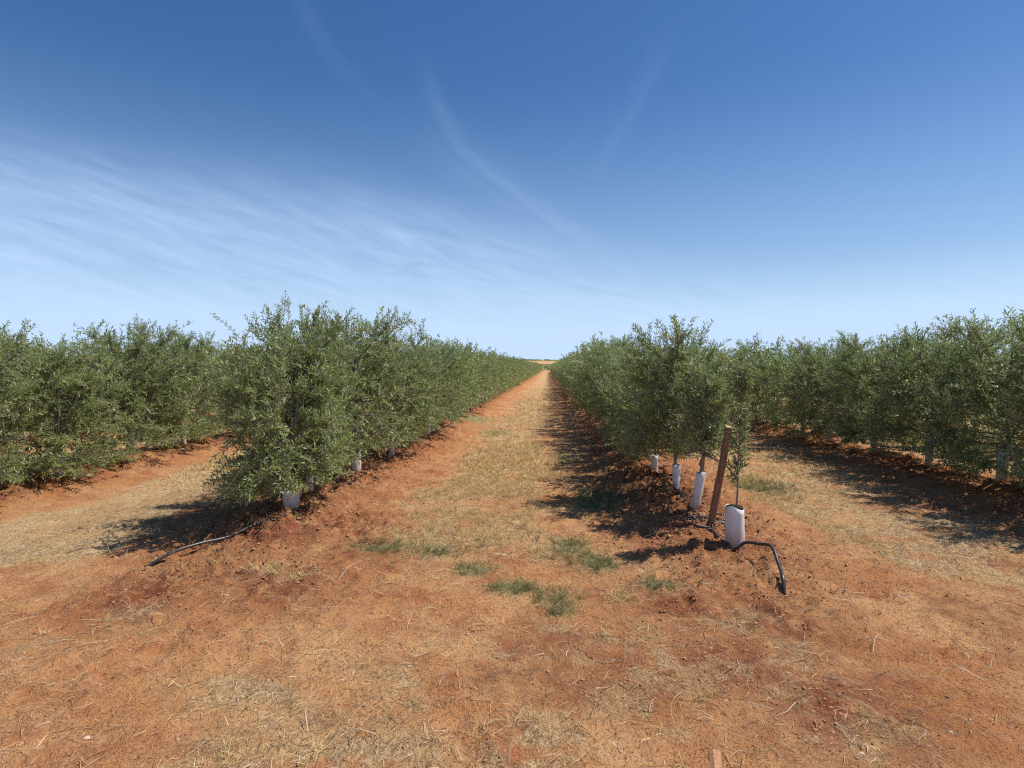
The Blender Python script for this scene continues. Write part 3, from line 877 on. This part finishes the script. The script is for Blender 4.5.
def blades(rng, x, y, length, width, flat, zoff=0.0, clump=0.0):
    """thin pointed blades; flat 0 = upright, 1 = lying"""
    n = len(x)
    length = length * np.ones(n); width = width * np.ones(n)
    a = rng.uniform(0, 2 * np.pi, n)
    tilt = np.clip(flat + rng.normal(size=n) * 0.16, 0.0, 1.02) * (np.pi / 2)
    d = np.column_stack([np.cos(a) * np.sin(tilt), np.sin(a) * np.sin(tilt), np.cos(tilt)])
    p = np.column_stack([x, y, ground_h(x, y) + zoff + rng.random(n) * 0.012 * (flat > 0.7)])
    s = norm(np.cross(d, rng.normal(size=(n, 3))))
    L = length[:, None]; Wd = width[:, None]
    mid = p + d * L * 0.5 + np.column_stack([np.zeros(n), np.zeros(n), rng.uniform(0, 0.12, n) * length])
    end = p + d * L + np.column_stack([rng.normal(size=n) * 0.15 * length, rng.normal(size=n) * 0.15 * length, -rng.uniform(0, 0.2, n) * length * (1 - flat)])
    # never end under the ground
    ge = ground_h(end[:, 0], end[:, 1]) + 0.003; end[:, 2] = np.maximum(end[:, 2], ge)
    gm = ground_h(mid[:, 0], mid[:, 1]) + 0.004; mid[:, 2] = np.maximum(mid[:, 2], gm)
    V = np.stack([p - s * Wd * .5, p + s * Wd * .5, mid + s * Wd * .45, mid - s * Wd * .45, end + s * Wd * .12, end - s * Wd * .12], 1).reshape(-1, 3)
    b = (np.arange(n) * 6)[:, None]
    F = np.concatenate([b + np.array([0, 1, 2, 3]), b + np.array([3, 2, 4, 5])])
    return V, F

def tufts(rng, cx, cy, nb, rad, h, w, spread=0.5):
    n = len(cx)
    a = rng.uniform(0, 2 * np.pi, (n, nb)); q = np.sqrt(rng.random((n, nb))) * rad * rng.uniform(0.5, 1.3, (n, 1))
    x = (cx[:, None] + np.cos(a) * q).ravel(); y = (cy[:, None] + np.sin(a) * q).ravel()
    hh = (h * rng.uniform(0.5, 1.3, (n, 1)) * rng.uniform(0.6, 1.2, (n, nb))).ravel()
    return blades(rng, x, y, hh, w * rng.uniform(0.7, 1.3, len(x)), spread)

def join(parts):
    V = []; F = []; o = 0
    for v, f in parts: V.append(v); F.append(f + o); o += len(v)
    return np.concatenate(V), np.concatenate(F)

rng = np.random.default_rng(42)
parts = []
# straw lying on the headland and at the start of the lane
x, y = scatter(rng, 150000, -4.5, 4.5, 1.5, 8.0, lambda x, y: (0.07 + 0.14 * fbm(x, y, 1.8, 2, 88) + 0.66 * straw_amt(x, y)) * (1 - sstep(y, 6.5, 8)), 1.3)
parts.append(blades(rng, x, y, rng.uniform(0.02, 0.10, len(x)), rng.uniform(0.0012, 0.0028, len(x)), 0.93))
x, y = scatter(rng, 2600, -3.5, 3.5, 1.5, 6, lambda x, y: 0.12 + 0.8 * straw_amt(x, y), 1.3)
parts.append(blades(rng, x, y, rng.uniform(0.09, 0.24, len(x)), rng.uniform(0.002, 0.004, len(x)), 0.96))
x, y = scatter(rng, 60000, -8, 8, 5.8, 26, lambda x, y: straw_amt(x, y) ** 1.5 * sstep(y, 5.8, 8.5), 1.4)
parts.append(blades(rng, x, y, rng.uniform(0.05, 0.16, len(x)), rng.uniform(0.003, 0.006, len(x)), 0.85))
V, F = join(parts)
o = link(bpy.data.objects.new('straw', mesh_np('straw', V, F, M_STRAW))); tag(o, 'loose pale straw scattered over the red soil', 'straw', kind='stuff')

parts = []
x, y = scatter(rng, 90000, -3.2, 2.6, 3.6, 9, lambda x, y: sstep(straw_amt(x, y), 0.25, 0.8) * (1 - sstep(y, 6.8, 9)), 1.2)
parts.append(blades(rng, x, y, rng.uniform(0.02, 0.075, len(x)), rng.uniform(0.0018, 0.0035, len(x)), 0.55))
x, y = scatter(rng, 130000, -9, 9, 6.4, 40, lambda x, y: sstep(straw_amt(x, y), 0.3, 0.9) * sstep(y, 6.4, 9), 1.7)
parts.append(blades(rng, x, y, rng.uniform(0.04, 0.13, len(x)), rng.uniform(0.004, 0.008, len(x)), 0.5))
x, y = scatter(rng, 5200, -3.2, 2.8, 3.6, 11, lambda x, y: sstep(straw_amt(x, y), 0.25, 0.8), 1.2)
parts.append(tufts(rng, x, y, 26, 0.035, 0.055, 0.0026, 0.42))
x, y = scatter(rng, 3500, -7, 9, 8, 30, lambda x, y: sstep(straw_amt(x, y), 0.25, 0.8), 1.5)
parts.append(tufts(rng, x, y, 16, 0.06, 0.085, 0.006, 0.4))
x, y = scatter(rng, 1100, -4, 4, 1.6, 4.2, lambda x, y: 0.08 + 0.9 * sstep(straw_amt(x, y), 0.25, 0.7), 1.1)
parts.append(tufts(rng, x, y, 30, 0.04, 0.05, 0.0018, 0.75))
V, F = join(parts)
o = link(bpy.data.objects.new('dry_grass', mesh_np('dry_grass', V, F, M_DRY))); tag(o, 'mown straw-coloured grass down the middle of the lanes', 'dry grass', kind='stuff')

parts = []
x, y = scatter(rng, 160000, -2.4, 3.2, 3.3, 8.0, lambda x, y: sstep(green_amt(x, y), 0.10, 1.0) * 0.5, 1.1)
parts.append(blades(rng, x, y, rng.uniform(0.02, 0.075, len(x)), rng.uniform(0.0018, 0.0036, len(x)), 0.45))
x, y = scatter(rng, 70000, -8, 8, 8.0, 40, lambda x, y: sstep(green_amt(x, y), 0.15, 0.8) * 0.5, 1.5)
parts.append(blades(rng, x, y, rng.uniform(0.04, 0.12, len(x)), rng.uniform(0.004, 0.008, len(x)), 0.45))
x, y = scatter(rng, 5200, -2.4, 3.2, 3.3, 8.0, lambda x, y: sstep(green_amt(x, y), 0.25, 1.0) * 0.7, 1.1)
parts.append(tufts(rng, x, y, 30, 0.03, 0.06, 0.0024, 0.38))
V, F = join(parts)
o = link(bpy.data.objects.new('green_grass', mesh_np('green_grass', V, F, M_GREEN))); tag(o, 'low patches of green grass at the start of the track', 'grass', kind='stuff')

# dark leaf litter and twigs under the rows
x, y = scatter(rng, 50000, -4, 3.6, 3.8, 14, lambda x, y: np.exp(-(row_dist(x) / 0.6) ** 2) * 0.40 + 0.12 * dark_amt(x, y), 1.5)
V, F = blades(rng, x, y, rng.uniform(0.015, 0.05, len(x)), rng.uniform(0.003, 0.008, len(x)), 0.93)
o = link(bpy.data.objects.new('leaf_litter', mesh_np('leaf_litter', V, F, M_LITTER))); tag(o, 'dark fallen leaves and twigs under the olive rows', 'leaf litter', kind='stuff')

def lumps(rng, x, y, size, mat, name):
    t = (1 + 5 ** .5) / 2
    ico = norm(np.array([(-1, t, 0), (1, t, 0), (-1, -t, 0), (1, -t, 0), (0, -1, t), (0, 1, t), (0, -1, -t), (0, 1, -t), (t, 0, -1), (t, 0, 1), (-t, 0, -1), (-t, 0, 1)], float))
    tri = np.array([(0, 11, 5), (0, 5, 1), (0, 1, 7), (0, 7, 10), (0, 10, 11), (1, 5, 9), (5, 11, 4), (11, 10, 2), (10, 7, 6), (7, 1, 8), (3, 9, 4), (3, 4, 2), (3, 2, 6), (3, 6, 8), (3, 8, 9), (4, 9, 5), (2, 4, 11), (6, 2, 10), (8, 6, 7), (9, 8, 1)])
    n = len(x)
    s = size[:, None] * rng.uniform(0.6, 1.2, (n, 3)); s[:, 2] *= 0.55
    v = ico[None] * (1 + rng.normal(size=(n, 12, 1)) * 0.24) * s[:, None, :]
    a = rng.uniform(0, 6.28, n); c, q = np.cos(a)[:, None], np.sin(a)[:, None]
    v = np.stack([v[..., 0] * c - v[..., 1] * q, v[..., 0] * q + v[..., 1] * c, v[..., 2]], -1)
    v += np.column_stack([x, y, ground_h(x, y) + size * 0.1])[:, None, :]
    F = (np.arange(n) * 12)[:, None, None] + tri[None]
    return mesh_np(name, v.reshape(-1, 3), F.reshape(-1, 3), mat)

x, y = scatter(rng, 260000, -5, 5, 1.5, 12, lambda x, y: 0.20 + 0.8 * dark_amt(x, y) * sstep(fbm(x, y, 2.5, 2, 7), 0.35, 0.6), 1.5)
sz = 0.0022 + 0.012 * rng.random(len(x)) ** 4.5 * (0.3 + 0.5 * dark_amt(x, y) + 1.3 * np.exp(-(row_dist(x) / 0.7) ** 2) * sstep(y, 3.6, 4.6))
o = link(bpy.data.objects.new('soil_clods', lumps(rng, x, y, sz, M_CLOD, 'soil_clods'))); tag(o, 'crumbly lumps of red soil strewn over the ground', 'soil', kind='stuff')
x, y = scatter(rng, 900, -4, 4, 1.6, 9, lambda x, y: 0.6 + x * 0, 1.2)
sz = 0.003 + 0.010 * rng.random(len(x)) ** 3
o = link(bpy.data.objects.new('pebbles', lumps(rng, x, y, sz, M_STONE, 'pebbles'))); tag(o, 'small pale pebbles scattered on the red soil', 'pebbles', kind='stuff')
